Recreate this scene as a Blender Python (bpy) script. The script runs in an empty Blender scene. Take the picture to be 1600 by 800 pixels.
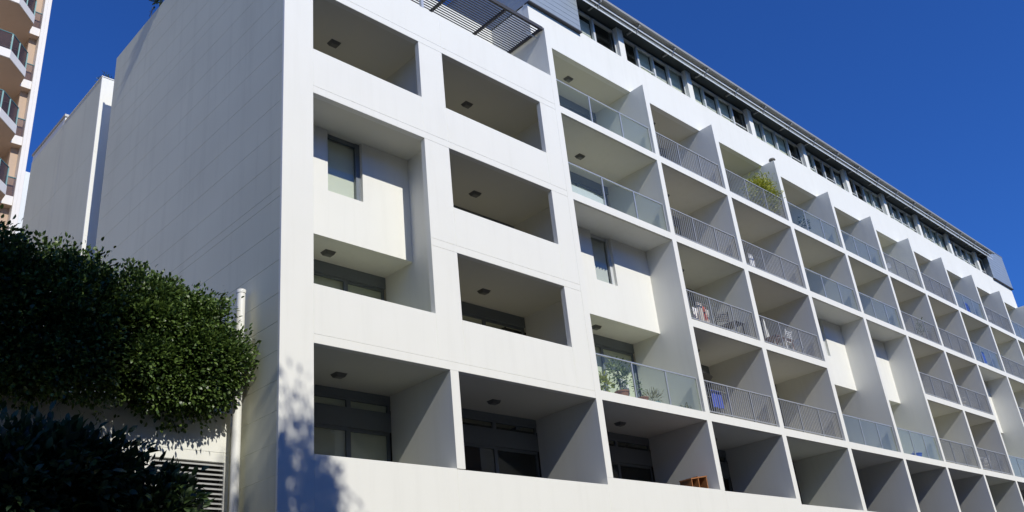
import bpy, math, random
import numpy as np
from mathutils import Matrix, Vector

scene = bpy.context.scene
COL = scene.collection
random.seed(7)
RNG = np.random.default_rng(11)

# ------------------------------------------------------------------ camera
cam_d = bpy.data.cameras.new('camera')
cam = bpy.data.objects.new('camera', cam_d)
COL.objects.link(cam)
scene.camera = cam
cam_d.sensor_width = 36.0
cam_d.lens = 1399.19 / 1600.0 * 36.0
cam_d.clip_start = 0.1
cam_d.clip_end = 4000
RX = Vector((0.71682027, -0.69059952, -0.09613013))
UP = Vector((-0.23342313, -0.36759406, 0.90021567))
FW = Vector((0.65702537, 0.62285384, 0.42470078))
m = Matrix((RX, UP, -FW)).transposed().to_4x4()
m.translation = Vector((-9.12127, -14.20192, 1.62028))
cam.matrix_world = m

# ------------------------------------------------------------------ sky, sun, exposure
SUN = Vector((0.115, 1.0, -0.81)).normalized()      # direction the light travels
elev = math.asin(-SUN.z)
world = bpy.data.worlds.new('World')
scene.world = world
world.use_nodes = True
nt = world.node_tree
nt.nodes.clear()
out = nt.nodes.new('ShaderNodeOutputWorld')
bg = nt.nodes.new('ShaderNodeBackground')
sky = nt.nodes.new('ShaderNodeTexSky')
sky.sky_type = 'NISHITA'
sky.sun_disc = False
sky.sun_elevation = elev
sky.sun_rotation = math.atan2(-SUN.x, -SUN.y)
sky.altitude = 0
sky.air_density = 1.0
sky.dust_density = 0.3
sky.ozone_density = 4.0
bg.inputs['Strength'].default_value = 0.14
tint = nt.nodes.new('ShaderNodeMixRGB')          # the camera's deep, saturated rendering of a clear sky
tint.blend_type = 'MULTIPLY'
tint.inputs[0].default_value = 1.0
tint.inputs[2].default_value = (0.19, 0.455, 0.97, 1)
nt.links.new(sky.outputs[0], tint.inputs[1])
nt.links.new(tint.outputs[0], bg.inputs['Color'])
nt.links.new(bg.outputs[0], out.inputs['Surface'])

sun_d = bpy.data.lights.new('sun', 'SUN')
sun_d.energy = 4.15
sun_d.angle = math.radians(0.6)
sun_d.color = (1.0, 0.962, 0.865)
sun = bpy.data.objects.new('sun', sun_d)
COL.objects.link(sun)
sun.location = (-10, -40, 60)
sun.rotation_euler = SUN.to_track_quat('-Z', 'Y').to_euler()

scene.view_settings.view_transform = 'Standard'
scene.view_settings.look = 'None'
scene.view_settings.gamma = 1
scene.view_settings.exposure = 0.0
scene.view_settings.use_curve_mapping = False
scene.cycles.max_bounces = 8
scene.cycles.diffuse_bounces = 5
scene.cycles.transparent_max_bounces = 24
scene.cycles.caustics_reflective = False
scene.cycles.caustics_refractive = False

# ------------------------------------------------------------------ materials
def newmat(name):
    mt = bpy.data.materials.new(name)
    mt.use_nodes = True
    n = mt.node_tree.nodes
    n.clear()
    o = n.new('ShaderNodeOutputMaterial')
    return mt, mt.node_tree, n, o


def plain(name, col, rough=0.5, metal=0.0, var=0.06, scale=6.0, bump=0.0, bscale=120.0, streak=0.0):
    """Principled with a little noise in the colour, optional fine relief and rain streaks."""
    mt, t, n, o = newmat(name)
    p = n.new('ShaderNodeBsdfPrincipled')
    p.inputs['Roughness'].default_value = rough
    p.inputs['Metallic'].default_value = metal
    tc = n.new('ShaderNodeTexCoord')
    no = n.new('ShaderNodeTexNoise')
    no.inputs['Scale'].default_value = scale
    no.inputs['Detail'].default_value = 6
    t.links.new(tc.outputs['Object'], no.inputs['Vector'])
    mix = n.new('ShaderNodeMixRGB')
    mix.inputs[1].default_value = (*[c * (1 - var) for c in col], 1)
    mix.inputs[2].default_value = (*[min(1, c * (1 + var)) for c in col], 1)
    t.links.new(no.outputs['Fac'], mix.inputs[0])
    last = mix.outputs[0]
    if streak > 0:
        mp = n.new('ShaderNodeMapping')
        mp.inputs['Scale'].default_value = (2.2, 2.2, 0.16)
        s = n.new('ShaderNodeTexNoise')
        s.inputs['Scale'].default_value = 1.6
        s.inputs['Detail'].default_value = 8
        s.inputs['Roughness'].default_value = 0.65
        t.links.new(tc.outputs['Object'], mp.inputs['Vector'])
        t.links.new(mp.outputs[0], s.inputs['Vector'])
        r = n.new('ShaderNodeValToRGB')
        r.color_ramp.elements[0].position = 0.5
        r.color_ramp.elements[0].color = (0, 0, 0, 1)
        r.color_ramp.elements[1].position = 0.78
        r.color_ramp.elements[1].color = (1, 1, 1, 1)
        t.links.new(s.outputs['Fac'], r.inputs[0])
        mu = n.new('ShaderNodeMath')
        mu.operation = 'MULTIPLY'
        mu.inputs[1].default_value = streak
        t.links.new(r.outputs[0], mu.inputs[0])
        m2 = n.new('ShaderNodeMixRGB')
        m2.inputs[2].default_value = (col[0] * .55, col[1] * .54, col[2] * .5, 1)
        t.links.new(mu.outputs[0], m2.inputs[0])
        t.links.new(last, m2.inputs[1])
        last = m2.outputs[0]
    t.links.new(last, p.inputs['Base Color'])
    if bump > 0:
        b2 = n.new('ShaderNodeTexNoise')
        b2.inputs['Scale'].default_value = bscale
        b2.inputs['Detail'].default_value = 4
        t.links.new(tc.outputs['Object'], b2.inputs['Vector'])
        b = n.new('ShaderNodeBump')
        b.inputs['Strength'].default_value = bump
        b.inputs['Distance'].default_value = 0.01
        t.links.new(b2.outputs['Fac'], b.inputs['Height'])
        t.links.new(b.outputs[0], p.inputs['Normal'])
    t.links.new(p.outputs[0], o.inputs['Surface'])
    return mt


def glass(name, tint, refl=0.08, rough=0.01, grime=0.0, gcol=(.5, .52, .5)):
    """Thin sheet: tinted see-through plus a Fresnel-like mirror and a little film of dirt."""
    mt, t, n, o = newmat(name)
    tr = n.new('ShaderNodeBsdfTransparent')
    tr.inputs[0].default_value = (*tint, 1)
    gl = n.new('ShaderNodeBsdfGlossy')
    gl.inputs['Roughness'].default_value = rough
    gl.inputs[0].default_value = (.95, .97, 1, 1)
    lw = n.new('ShaderNodeLayerWeight')
    lw.inputs['Blend'].default_value = .5
    pw = n.new('ShaderNodeMath')
    pw.operation = 'POWER'
    pw.inputs[1].default_value = 5.0
    t.links.new(lw.outputs['Facing'], pw.inputs[0])
    mul = n.new('ShaderNodeMath')
    mul.operation = 'MULTIPLY_ADD'
    mul.inputs[1].default_value = .45
    mul.inputs[2].default_value = refl
    mul.use_clamp = True
    t.links.new(pw.outputs[0], mul.inputs[0])
    mx = n.new('ShaderNodeMixShader')
    t.links.new(mul.outputs[0], mx.inputs[0])
    t.links.new(tr.outputs[0], mx.inputs[1])
    t.links.new(gl.outputs[0], mx.inputs[2])
    last = mx.outputs[0]
    if grime > 0:
        df = n.new('ShaderNodeBsdfDiffuse')
        df.inputs[0].default_value = (*gcol, 1)
        m2 = n.new('ShaderNodeMixShader')
        m2.inputs[0].default_value = grime
        t.links.new(last, m2.inputs[1])
        t.links.new(df.outputs[0], m2.inputs[2])
        last = m2.outputs[0]
    t.links.new(last, o.inputs['Surface'])
    return mt


def leafmat(name, dark, light, trans=0.3, rough=0.4):
    mt, t, n, o = newmat(name)
    g = n.new('ShaderNodeNewGeometry')
    r = n.new('ShaderNodeValToRGB')
    r.color_ramp.elements[0].color = (*dark, 1)
    r.color_ramp.elements[1].color = (*light, 1)
    r.color_ramp.elements[1].position = 0.9
    t.links.new(g.outputs['Random Per Island'], r.inputs[0])
    p = n.new('ShaderNodeBsdfPrincipled')
    p.inputs['Roughness'].default_value = rough
    t.links.new(r.outputs[0], p.inputs['Base Color'])
    tl = n.new('ShaderNodeBsdfTranslucent')
    t.links.new(r.outputs[0], tl.inputs[0])
    mx = n.new('ShaderNodeMixShader')
    mx.inputs[0].default_value = trans
    t.links.new(p.outputs[0], mx.inputs[1])
    t.links.new(tl.outputs[0], mx.inputs[2])
    t.links.new(mx.outputs[0], o.inputs['Surface'])
    return mt


M = {}
M['white'] = plain('white_render', (.785, .78, .722), .75, var=.03, scale=.9, bump=.12, bscale=160, streak=.11)
M['side'] = plain('side_render_shaded', (.63, .63, .50), .7, var=.09, scale=.45, bump=.10, bscale=160, streak=.22)  # white render darkened and yellowed for the shaded side, offsetting blue skylight
M['soffit'] = plain('soffit_paint', (.70, .685, .60), .8, var=.03, scale=.8, bump=.05)
M['tile'] = plain('balcony_floor', (.60, .555, .45), .7, var=.1, scale=9)
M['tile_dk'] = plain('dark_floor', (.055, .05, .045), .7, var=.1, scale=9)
M['alu'] = plain('silver_aluminium', (.62, .64, .64), .38, .55, var=.04)
M['bar'] = plain('grey_bar_paint', (.40, .41, .41), .45, .25, var=.05)
M['frame'] = plain('dark_window_frame', (.19, .215, .235), .45, .2, var=.05)
M['pale_frame'] = plain('pale_window_frame', (.62, .64, .63), .5, .1, var=.04)
M['clad'] = plain('metal_cladding', (.37, .42, .45), .42, .35, var=.05, scale=3, streak=.08)
M['slat'] = plain('dark_slat', (.05, .05, .055), .55, .1)
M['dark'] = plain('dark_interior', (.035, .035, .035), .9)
M['blind'] = plain('window_blind', (.72, .72, .60), .85, var=.05)
M['curtain'] = plain('white_curtain', (.72, .72, .68), .9)
M['lampbody'] = plain('lamp_housing', (.15, .15, .14), .5)
M['lamplens'] = plain('lamp_lens', (.20, .20, .18), .3)
M['roofmetal'] = plain('roof_metal', (.36, .36, .34), .5, .3)
M['soffit_dark'] = plain('eave_soffit', (.04, .052, .056), .6)
M['blade'] = plain('sunshade_blade', (.78, .82, .84), .35, .35)
M['glass'] = glass('balustrade_glass', (.915, .945, .925), .022, grime=.02, gcol=(.45, .55, .52))
M['pane'] = glass('window_glass', (.95, .97, .95), .045, grime=.0)
M['tower_wall'] = plain('peach_render', (.50, .37, .27), .8, var=.06, scale=1.5, streak=.1)
M['tower_white'] = plain('cream_render', (.80, .75, .69), .75, var=.04, streak=.08)
M['tower_glass'] = glass('smoked_glass', (.72, .69, .68), .03, grime=.05, gcol=(.3, .27, .27))
M['teal'] = plain('teal_rail_paint', (.10, .22, .22), .4, .2)
M['pipe'] = plain('white_pipe', (.80, .79, .74), .45, var=.03)
M['louvre'] = plain('louvre_blade', (.42, .42, .41), .5, .1)
M['wood'] = plain('orange_wood', (.33, .14, .05), .5, var=.25, scale=14)
M['woodd'] = plain('dark_wood', (.16, .075, .045), .5, var=.25, scale=14)
M['terra'] = plain('terracotta', (.30, .135, .075), .8, var=.12)
M['soil'] = plain('potting_soil', (.03, .022, .016), .95)
M['black'] = plain('black_paint', (.02, .02, .022), .5)
M['plastic'] = plain('white_plastic', (.8, .8, .79), .45)
M['blue'] = plain('blue_cloth', (.05, .09, .45), .85, var=.15)
M['teal_pot'] = plain('teal_glaze', (.07, .23, .26), .3)
M['patt'] = plain('patterned_cloth', (.55, .50, .45), .9, var=.45, scale=16)
M['red'] = plain('red_cloth', (.5, .10, .06), .9)
M['bark'] = plain('bark', (.11, .085, .065), .9, var=.3, scale=12, bump=.5, bscale=30)
M['leaf'] = leafmat('hedge_leaf', (.020, .050, .010), (.13, .20, .040), .26, .42)
M['leaf_dk'] = leafmat('dark_leaf', (.014, .032, .010), (.06, .10, .026), .22, .45)
M['leaf_tree'] = leafmat('tree_leaf', (.03, .06, .015), (.08, .13, .03), .2)
M['leaf_lime'] = leafmat('bamboo_leaf', (.20, .24, .02), (.50, .50, .06), .35)
M['leaf_pale'] = leafmat('potted_leaf', (.06, .10, .03), (.30, .36, .16), .3)
M['leaf_dry'] = leafmat('dry_leaf', (.13, .12, .04), (.34, .30, .10), .3)
M['asphalt'] = plain('asphalt', (.055, .055, .057), .9, var=.2, scale=20, bump=.3)
M['paving'] = plain('concrete_paving', (.19, .17, .14), .85, var=.1, scale=5, bump=.2)
M['bounce_concrete'] = plain('pale_concrete', (.50, .46, .38), .85, var=.1, scale=3)  # pale tone picked for the bounce it throws on the side wall
M['kerb'] = plain('kerb_stone', (.40, .38, .35), .85, var=.1, scale=8)
M['earth'] = plain('ground_earth', (.13, .115, .08), .95, var=.2, scale=.4)
M['brick'] = plain('brown_brick', (.20, .13, .09), .9, var=.25, scale=30)
M['paint'] = plain('road_paint', (.75, .75, .72), .7, var=.1)


# ------------------------------------------------------------------ mesh helpers
def link(name, me, mat, parent=None):
    o = bpy.data.objects.new(name, me)
    COL.objects.link(o)
    if mat is not None and not me.materials:
        me.materials.append(mat if not isinstance(mat, str) else M[mat])
    if parent is not None:
        o.parent = parent
    return o


def mesh(name, v, f, mat, parent=None, smooth=False):
    me = bpy.data.meshes.new(name)
    me.from_pydata([tuple(map(float, p)) for p in v], [], [tuple(q) for q in f])
    me.update()
    if smooth:
        for p in me.polygons:
            p.use_smooth = True
        me.set_sharp_from_angle(angle=math.radians(38))
    return link(name, me, mat, parent)


BF = [(0, 3, 2, 1), (4, 5, 6, 7), (0, 1, 5, 4), (1, 2, 6, 5), (2, 3, 7, 6), (3, 0, 4, 7)]


def bv(x0, x1, y0, y1, z0, z1):
    return [(x0, y0, z0), (x1, y0, z0), (x1, y1, z0), (x0, y1, z0),
            (x0, y0, z1), (x1, y0, z1), (x1, y1, z1), (x0, y1, z1)]


def boxes(name, lst, mat, parent=None):
    v, f = [], []
    for b in lst:
        k = len(v)
        v += bv(*b)
        f += [tuple(i + k for i in q) for q in BF]
    return mesh(name, v, f, mat, parent)


def box(name, x0, x1, y0, y1, z0, z1, mat, parent=None):
    return boxes(name, [(x0, x1, y0, y1, z0, z1)], mat, parent)


def panel(name, x0, x1, y0, y1, z0, z1, mat, parent=None, c=0.006, face='-y'):
    """box whose front face has a small chamfer, so neighbours meet in a fine V joint"""
    if face == '-y':
        v = [(x0 + c, y0, z0 + c), (x1 - c, y0, z0 + c), (x1 - c, y0, z1 - c), (x0 + c, y0, z1 - c),
             (x0, y0 + c, z0), (x1, y0 + c, z0), (x1, y0 + c, z1), (x0, y0 + c, z1),
             (x0, y1, z0), (x1, y1, z0), (x1, y1, z1), (x0, y1, z1)]
        f = [(0, 1, 2, 3), (0, 4, 5, 1), (1, 5, 6, 2), (2, 6, 7, 3), (3, 7, 4, 0),
             (4, 8, 9, 5), (5, 9, 10, 6), (6, 10, 11, 7), (7, 11, 8, 4), (11, 10, 9, 8)]
    else:   # '-x'
        v = [(x0, y0 + c, z0 + c), (x0, y1 - c, z0 + c), (x0, y1 - c, z1 - c), (x0, y0 + c, z1 - c),
             (x0 + c, y0, z0), (x0 + c, y1, z0), (x0 + c, y1, z1), (x0 + c, y0, z1),
             (x1, y0, z0), (x1, y1, z0), (x1, y1, z1), (x1, y0, z1)]
        f = [(3, 2, 1, 0), (1, 5, 4, 0), (2, 6, 5, 1), (3, 7, 6, 2), (0, 4, 7, 3),
             (5, 9, 8, 4), (6, 10, 9, 5), (7, 11, 10, 6), (4, 8, 11, 7), (8, 9, 10, 11)]
    return mesh(name, v, f, mat, parent)


def ring(name, x0, x1, y0, y1, z0, z1, w, mat, parent=None, bar=None):
    """one connected rectangular frame, open in the middle"""
    o_ = [(x0, z0), (x1, z0), (x1, z1), (x0, z1)]
    i_ = [(x0 + w, z0 + w), (x1 - w, z0 + w), (x1 - w, z1 - w), (x0 + w, z1 - w)]
    v = [(x, y0, z) for x, z in o_] + [(x, y0, z) for x, z in i_] + [(x, y1, z) for x, z in o_] + [(x, y1, z) for x, z in i_]
    f = []
    for k in range(4):
        j = (k + 1) % 4
        f += [(k, j, 4 + j, 4 + k), (8 + j, 8 + k, 12 + k, 12 + j), (j, k, 8 + k, 8 + j), (4 + k, 4 + j, 12 + j, 12 + k)]
    o = mesh(name, v, f, mat, parent)
    return o


def tube(name, pts, rad, mat, parent=None, n=8, caps=True):
    """tapered tube through points; rad one number or one per point"""
    pts = [Vector(p) for p in pts]
    if not hasattr(rad, '__len__'):
        rad = [rad] * len(pts)
    v, f = [], []
    for i, p in enumerate(pts):
        d = (pts[min(i + 1, len(pts) - 1)] - pts[max(i - 1, 0)]).normalized()
        a = d.orthogonal().normalized() if abs(d.z) < .99 else Vector((1, 0, 0))
        b = d.cross(a).normalized()
        for k in range(n):
            t = 2 * math.pi * k / n
            v.append(p + (a * math.cos(t) + b * math.sin(t)) * rad[i])
    for i in range(len(pts) - 1):
        for k in range(n):
            f.append((i * n + k, i * n + (k + 1) % n, (i + 1) * n + (k + 1) % n, (i + 1) * n + k))
    if caps:
        f.append(tuple(range(n))[::-1])
        f.append(tuple((len(pts) - 1) * n + k for k in range(n)))
    return mesh(name, v, f, mat, parent, smooth=n > 6)


def lathe(name, prof, mat, parent=None, n=16, c=(0, 0)):
    v, f = [], []
    for r, z in prof:
        for k in range(n):
            t = 2 * math.pi * k / n
            v.append((c[0] + r * math.cos(t), c[1] + r * math.sin(t), z))
    for i in range(len(prof) - 1):
        for k in range(n):
            f.append((i * n + k, i * n + (k + 1) % n, (i + 1) * n + (k + 1) % n, (i + 1) * n + k))
    f.append(tuple(range(n))[::-1])
    f.append(tuple((len(prof) - 1) * n + k for k in range(n)))
    return mesh(name, v, f, mat, parent, smooth=True)


def thing(name, loc, label, cat, group=None):
    e = bpy.data.objects.new(name, None)
    e.empty_display_size = .2
    COL.objects.link(e)
    e.location = loc
    tag(e, label, cat, group)
    return e


def tag(o, label, cat, group=None):
    o['label'] = label
    o['category'] = cat
    if group:
        o['group'] = group
    return o


def struct(o):
    o['kind'] = 'structure'
    return o


def stuff(o):
    o['kind'] = 'stuff'
    return o


def leaves_mesh(name, P, D, L, W, mat, parent=None, fold=.18, up=1.1):
    """P leaf bases, D directions: each leaf a folded rhombus of two triangles per half"""
    N = len(P)
    D = D / np.linalg.norm(D, axis=1, keepdims=True)
    r = RNG.normal(size=(N, 3)) * .75 + np.array([-.05, -.45, .9]) * up      # blades turn towards the light
    S = np.cross(D, r)
    S /= np.linalg.norm(S, axis=1, keepdims=True) + 1e-9
    U = np.cross(S, D)
    L = np.asarray(L).reshape(-1, 1) * np.ones((N, 1))
    W = np.asarray(W).reshape(-1, 1) * np.ones((N, 1))
    base = P
    tip = P + D * L - U * L * .12
    m1 = P + D * L * .32
    m2 = P + D * L * .68 - U * L * .04
    a1 = m1 + S * W * .46 + U * W * fold
    b1 = m1 - S * W * .46 + U * W * fold
    a2 = m2 + S * W * .42 + U * W * fold
    b2 = m2 - S * W * .42 + U * W * fold
    V = np.stack([base, a1, a2, tip, b2, b1], 1).reshape(-1, 3)
    F = np.arange(N * 6).reshape(N, 6)
    F = np.concatenate([F[:, [0, 1, 5]], F[:, [1, 2, 5]], F[:, [2, 4, 5]], F[:, [2, 3, 4]]], 0)
    me = bpy.data.meshes.new(name)
    me.vertices.add(len(V))
    me.vertices.foreach_set('co', V.ravel().astype(np.float32))
    me.loops.add(len(F) * 3)
    me.loops.foreach_set('vertex_index', F.ravel().astype(np.int32))
    me.polygons.add(len(F))
    me.polygons.foreach_set('loop_start', np.arange(0, len(F) * 3, 3, dtype=np.int32))
    me.polygons.foreach_set('loop_total', np.full(len(F), 3, dtype=np.int32))
    me.update(calc_edges=True)
    me.validate()
    return link(name, me, mat, parent)


def sprays(centres, outward, per, spread, leafL, leafW, droop=0.0):
    """clumps of leaves around twig tips"""
    n = len(centres)
    C = np.repeat(centres, per, 0)
    O = np.repeat(outward, per, 0)
    J = RNG.normal(size=C.shape) * spread
    P = C + J
    D = O * .9 + J / (spread + 1e-6) * .45 + RNG.normal(size=C.shape) * .45
    D[:, 2] += .25 - droop
    L = leafL * RNG.uniform(.65, 1.25, len(P))
    W = leafW * RNG.uniform(.7, 1.2, len(P))
    return P, D, L, W


# ================================================================== ground and street
struct(mesh('ground', [(-1500, -1500, -.02), (1500, -1500, -.02), (1500, 1500, -.02), (-1500, 1500, -.02)], [(0, 1, 2, 3)], 'earth'))
struct(box('road', -400, 400, -13.4, -8.4, -.5, .0, 'asphalt'))
struct(box('pavement', -400, 400, -8.25, .0, -.5, .13, 'paving'))
struct(box('pavement_opposite', -400, 400, -19, -13.55, -.5, .13, 'paving'))
struct(box('kerb', -400, 400, -8.4, -8.25, -.5, .135, 'kerb'))
struct(box('kerb_opposite', -400, 400, -13.55, -13.4, -.5, .135, 'kerb'))
struct(box('bounce_concrete', -60, -.8, .0, 40, -.4, .10, 'bounce_concrete'))  # unseen pale paving, added to bounce neutral light onto the side wall
o = boxes('road_marking', [(x, x + 3, -10.95, -10.85, .0, .004) for x in range(-60, 90, 9)], 'paint')
struct(o)

# ================================================================== main apartment building
B = thing('apartment_building', (0, 0, 0), 'long white apartment block with a grid of balconies and a grey penthouse storey', 'building')
L = {1: 5.7, 2: 7.9, 3: 10.9, 4: 13.85, 5: 16.84, 6: 19.95}
ST = .25                                     # slab edge height
DL = {1: 3.498, 2: 8.42, 3: 13.398, 4: 17.638, 5: 22.177, 6: 26.80, 7: 31.009, 8: 35.269, 9: 39.47, 10: 43.80, 11: 48.25, 12: 52.75}
DR = {1: 3.738, 2: 8.66, 3: 13.631, 4: 17.90, 5: 22.44, 6: 27.03, 7: 31.22, 8: 35.48, 9: 39.68, 10: 44.01, 11: 48.46, 12: 53.0}
DR[0] = 0.0
CX = -.754
YB = 2.2                                     # rear wall of the balconies
A0, B1R, B2L, B2R, B3L = 0.0, 3.184, 3.981, 7.746, 8.66
P2, P3, P4, PT = 9.177, 12.145, 15.08, 18.1
FT = .15                                     # front wall thickness
VOID = (3, 6, 7, 10)

# solid building behind the balconies (dark rooms)
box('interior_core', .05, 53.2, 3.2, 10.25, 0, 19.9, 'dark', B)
box('side_core', CX + .06, -.002, .062, 10.3, 0, 18.09, 'white', B)
box('side_core', CX + .06, -.002, 2.3, 10.3, 18.09, 20.85, 'white', B)
box('return_wall', -.002, .0, .16, 2.2, 5.0, 18.0, 'white', B)
box('rear_wall', -.0, 53.3, 10.25, 10.3, 0, 20.85, 'white', B)

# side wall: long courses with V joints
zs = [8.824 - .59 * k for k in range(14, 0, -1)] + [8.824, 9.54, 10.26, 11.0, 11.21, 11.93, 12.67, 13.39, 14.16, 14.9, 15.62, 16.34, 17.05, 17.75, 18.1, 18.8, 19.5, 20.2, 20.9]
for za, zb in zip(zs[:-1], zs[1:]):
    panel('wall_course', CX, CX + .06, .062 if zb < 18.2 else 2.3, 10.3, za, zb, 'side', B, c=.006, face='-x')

# front wall of the end bays
panel('corner_pier', CX, A0, 0, .062, 0, PT, 'white', B, c=.004)
for k in (2, 3, 4, 5):
    x0, x1 = A0, B3L - .24
    if k == 3:
        x0 = B1R
    panel('slab_band', x0, x1, 0, FT, L[k], L[k] + .194, 'white', B)
for k, top in ((2, L[3]), (3, L[4]), (4, L[5])):
    panel('pier', B1R, B2L, 0, FT, L[k] + .194, top, 'white', B)
    panel('pier', B2R, DL[2], 0, FT, L[k] + .194, top, 'white', B)
panel('parapet_panel', A0, B1R, 0, FT, L[2] + .194, P2, 'white', B)
panel('parapet_panel', A0, B1R, 0, FT, L[4] + .194, P4, 'white', B)
panel('parapet_panel', B2L, B2R, 0, FT, L[2] + .194, P2, 'white', B)
panel('parapet_panel', B2L, B2R, 0, FT, L[3] + .194, P3, 'white', B)
panel('parapet_panel', B2L, B2R, 0, FT, L[4] + .194, P4, 'white', B)
for x0, x1 in ((A0, B2L), (B2L, DL[2])):
    panel('terrace_parapet', x0, x1, 0, FT, L[5] + .194, PT, 'white', B)
# base wall under the lowest openings
panel('base_wall', A0, DL[1], 0, .2, 0, 5.715, 'white', B)
panel('base_wall', DL[1], DL[2], 0, .2, 0, 5.70, 'white', B)
panel('base_wall', DL[2], DR[3], 0, .2, 0, 5.88, 'white', B)
panel('base_wall', DR[3], DR[4], 0, .2, 0, 5.86, 'white', B)
panel('base_wall', DR[4], 53.3, 0, .2, 0, 5.70, 'white', B)

# dividers
box('divider_wall', DL[1], DR[1], .0, YB, 5.72, L[2], 'white', B)
box('divider_wall', DL[1], DR[1], FT + .002, YB, L[2] + .001, L[5], 'white', B)
for k in range(2, 13):
    z0 = {2: 5.881, 3: 5.881, 4: 5.861}.get(k, 5.701)
    box('divider_wall', DL[k], DR[k], 0, YB, z0, L[6], 'white', B)
    box('divider_base', DL[k], DR[k], .201, YB, 5.201, z0 - .001, 'white', B)
box('divider_base', DL[1], DR[1], .201, YB, 5.201, 5.719, 'white', B)
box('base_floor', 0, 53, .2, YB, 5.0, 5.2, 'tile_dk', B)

# slabs, void boxes
for bay in range(1, 13):
    x0 = DR[bay - 1]
    x1 = DL[bay]
    for k in (2, 3, 4, 5):
        y0 = FT + .002 if bay <= 2 else 0.0
        if k == 3 and (bay in VOID or bay == 1):
            continue
        s = box('balcony_slab', x0, x1, y0, 3.2, L[k], L[k] + ST, 'white' if bay > 2 else 'soffit', B)
        box('floor_finish', x0 + .003, x1 - .003, FT + .06, 3.19, L[k] + ST + .001, L[k] + ST + .014, 'tile', s)
        if bay > 2:
            # thin drip groove under the front lip reads as the fine dark line below the edge
            box('drip_edge', x0 + .01, x1 - .01, .05, .065, L[k] - .012, L[k] - .0005, 'soffit', s)
    if bay in VOID or bay == 1:
        # hanging room box with a slot window
        zb, zt = 10.975, L[4] - .001
        yp = 1.09
        wl = {1: 1.09, 3: 10.6, 6: 24.2, 7: 28.4, 10: 41.1}[bay]
        wr = wl + .99
        wz = 12.2
        hb = boxes('hanging_room_wall', [(x0 + .001, wl, yp, yp + .2, zb, zt), (wr, x1 - .001, yp, yp + .2, zb, zt), (wl, wr, yp, yp + .2, zb, wz),
                                        (x0 + .001, x1 - .001, yp + .2, 3.2, zb, zb + .25)], 'white', B)
        w = boxes('window', [(wl, wl + .05, yp + .12, yp + .18, wz, zt), (wr - .12, wr, yp + .10, yp + .18, wz, zt), (wl + .05, wr - .12, yp + .12, yp + .18, wz, wz + .045),
                             (wl + .05, wr - .12, yp + .12, yp + .18, zt - .10, zt)], 'pale_frame' if bay != 1 else 'frame', B)
        box('pane', wl + .05, wr - .12, yp + .145, yp + .15, wz + .045, zt - .1, 'pane', w)
        if bay == 3:
            for i in range(6):
                xa = wl + .08 + i * .137
                mesh('blind_strip', [(xa, yp + .26, wz + .05), (xa + .075, yp + .20, wz + .05), (xa + .075, yp + .20, zt - .1), (xa, yp + .26, zt - .1),
                                     (xa, yp + .263, wz + .05), (xa + .075, yp + .203, wz + .05), (xa + .075, yp + .203, zt - .1), (xa, yp + .263, zt - .1)],
                     BF, 'curtain', w)
            box('room_shade', wl, wr, yp + .6, yp + .62, wz, zt, 'dark', w)
        else:
            box('blind', wl + .05, wr - .1, yp + .21, yp + .22, wz + .03, zt - .1, 'blind', w)

# penthouse slab, fascia, roof terrace walls
box('penthouse_slab', DR[2] - .001, 53.3, .56, 4.0, L[6] + .001, L[6] + .3, 'soffit', B)
panel('fascia', DL[2], 53.34, .553, .75, L[6], 21.44, 'white', B, c=.003)
box('end_wall', 53.05, 53.34, .76, 10.25, 0, 21.44, 'white', B)
box('fascia_return', DL[2], DL[2] + .2, .76, 2.265, L[6], 21.30, 'white', B)
box('terrace_wall', A0 - .7, DL[2] + .2, 2.27, 2.5, L[5], 21.30, 'white', B)
box('terrace_floor', A0, DL[2], FT + .01, 2.27, L[5] + .26, L[5] + .34, 'tile', B)
box('roof_deck', A0 - .6, 8.4, 2.5, 10.2, 20.4, 20.6, 'roofmetal', B)
box('roof_deck', 8.6, 53.3, 4.0, 10.2, 20.3, 20.5, 'roofmetal', B)

# ---- windows at the back of the balconies
def balcony_glazing(bay, row):
    x0, x1 = DR[bay - 1] + .002, DL[bay] - .002
    if bay == 1:
        x0 = .02
    zt = (L[row + 1] if not (row == 2 and (bay in VOID or bay == 1)) else 10.976) - .002
    zf = L[row] + ST if row > 1 else 5.2
    R = bay * 10 + row
    rr = random.Random(R)
    y = YB
    if row == 1:
        head, tr0, tr1 = 7.03, 7.44, 7.72
    else:
        head, tr0, tr1 = zt - .30, None, None
    fr = [(x0, x1, y, y + .12, (tr1 if tr1 else head), zt)]
    if tr1:
        fr += [(x0, x1, y, y + .10, head, tr0)]
    w = boxes('window_wall', fr, 'frame', B)
    n = 3 if bay <= 3 else 2
    ww = (x1 - x0) / n
    for i in range(n):
        a = x0 + i * ww
        b = a + ww
        yy = y + (.03 if i % 2 else .06)
        boxes('door_frame', [(a, a + .07, yy, yy + .05, zf, head), (b - .07, b, yy, yy + .05, zf, head), (a + .07, b - .07, yy, yy + .05, zf, zf + .09),
                             (a + .07, b - .07, yy, yy + .05, head - .07, head)], 'frame', w)
        box('pane', a + .07, b - .07, yy + .02, yy + .028, zf + .09, head - .07, 'pane', w)
        if tr1:
            ring('transom_frame', a, b, y + .02, y + .08, tr0, tr1, .055, 'frame', w)
            box('pane', a + .06, b - .06, y + .05, y + .056, tr0, tr1, 'pane', w)
    if (bay, row) in ((1, 1), (1, 2), (3, 2), (3, 4), (3, 5)) or rr.random() < .25 and bay > 3:
        box('blind', x0 + .05, x1 - .05, y + .115, y + .122, zf + (.0 if bay == 1 else .1), head - .02, 'blind', w)
        if tr1:
            box('blind', x0 + .05, x1 - .05, y + .105, y + .112, tr0 + .001, tr1 - .001, 'blind', w)


for bay in range(1, 13):
    for row in range(1, 6):
        if row == 5 and bay < 3:
            continue
        if row == 3 and (bay in VOID or bay == 1):
            continue
        balcony_glazing(bay, row)

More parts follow.
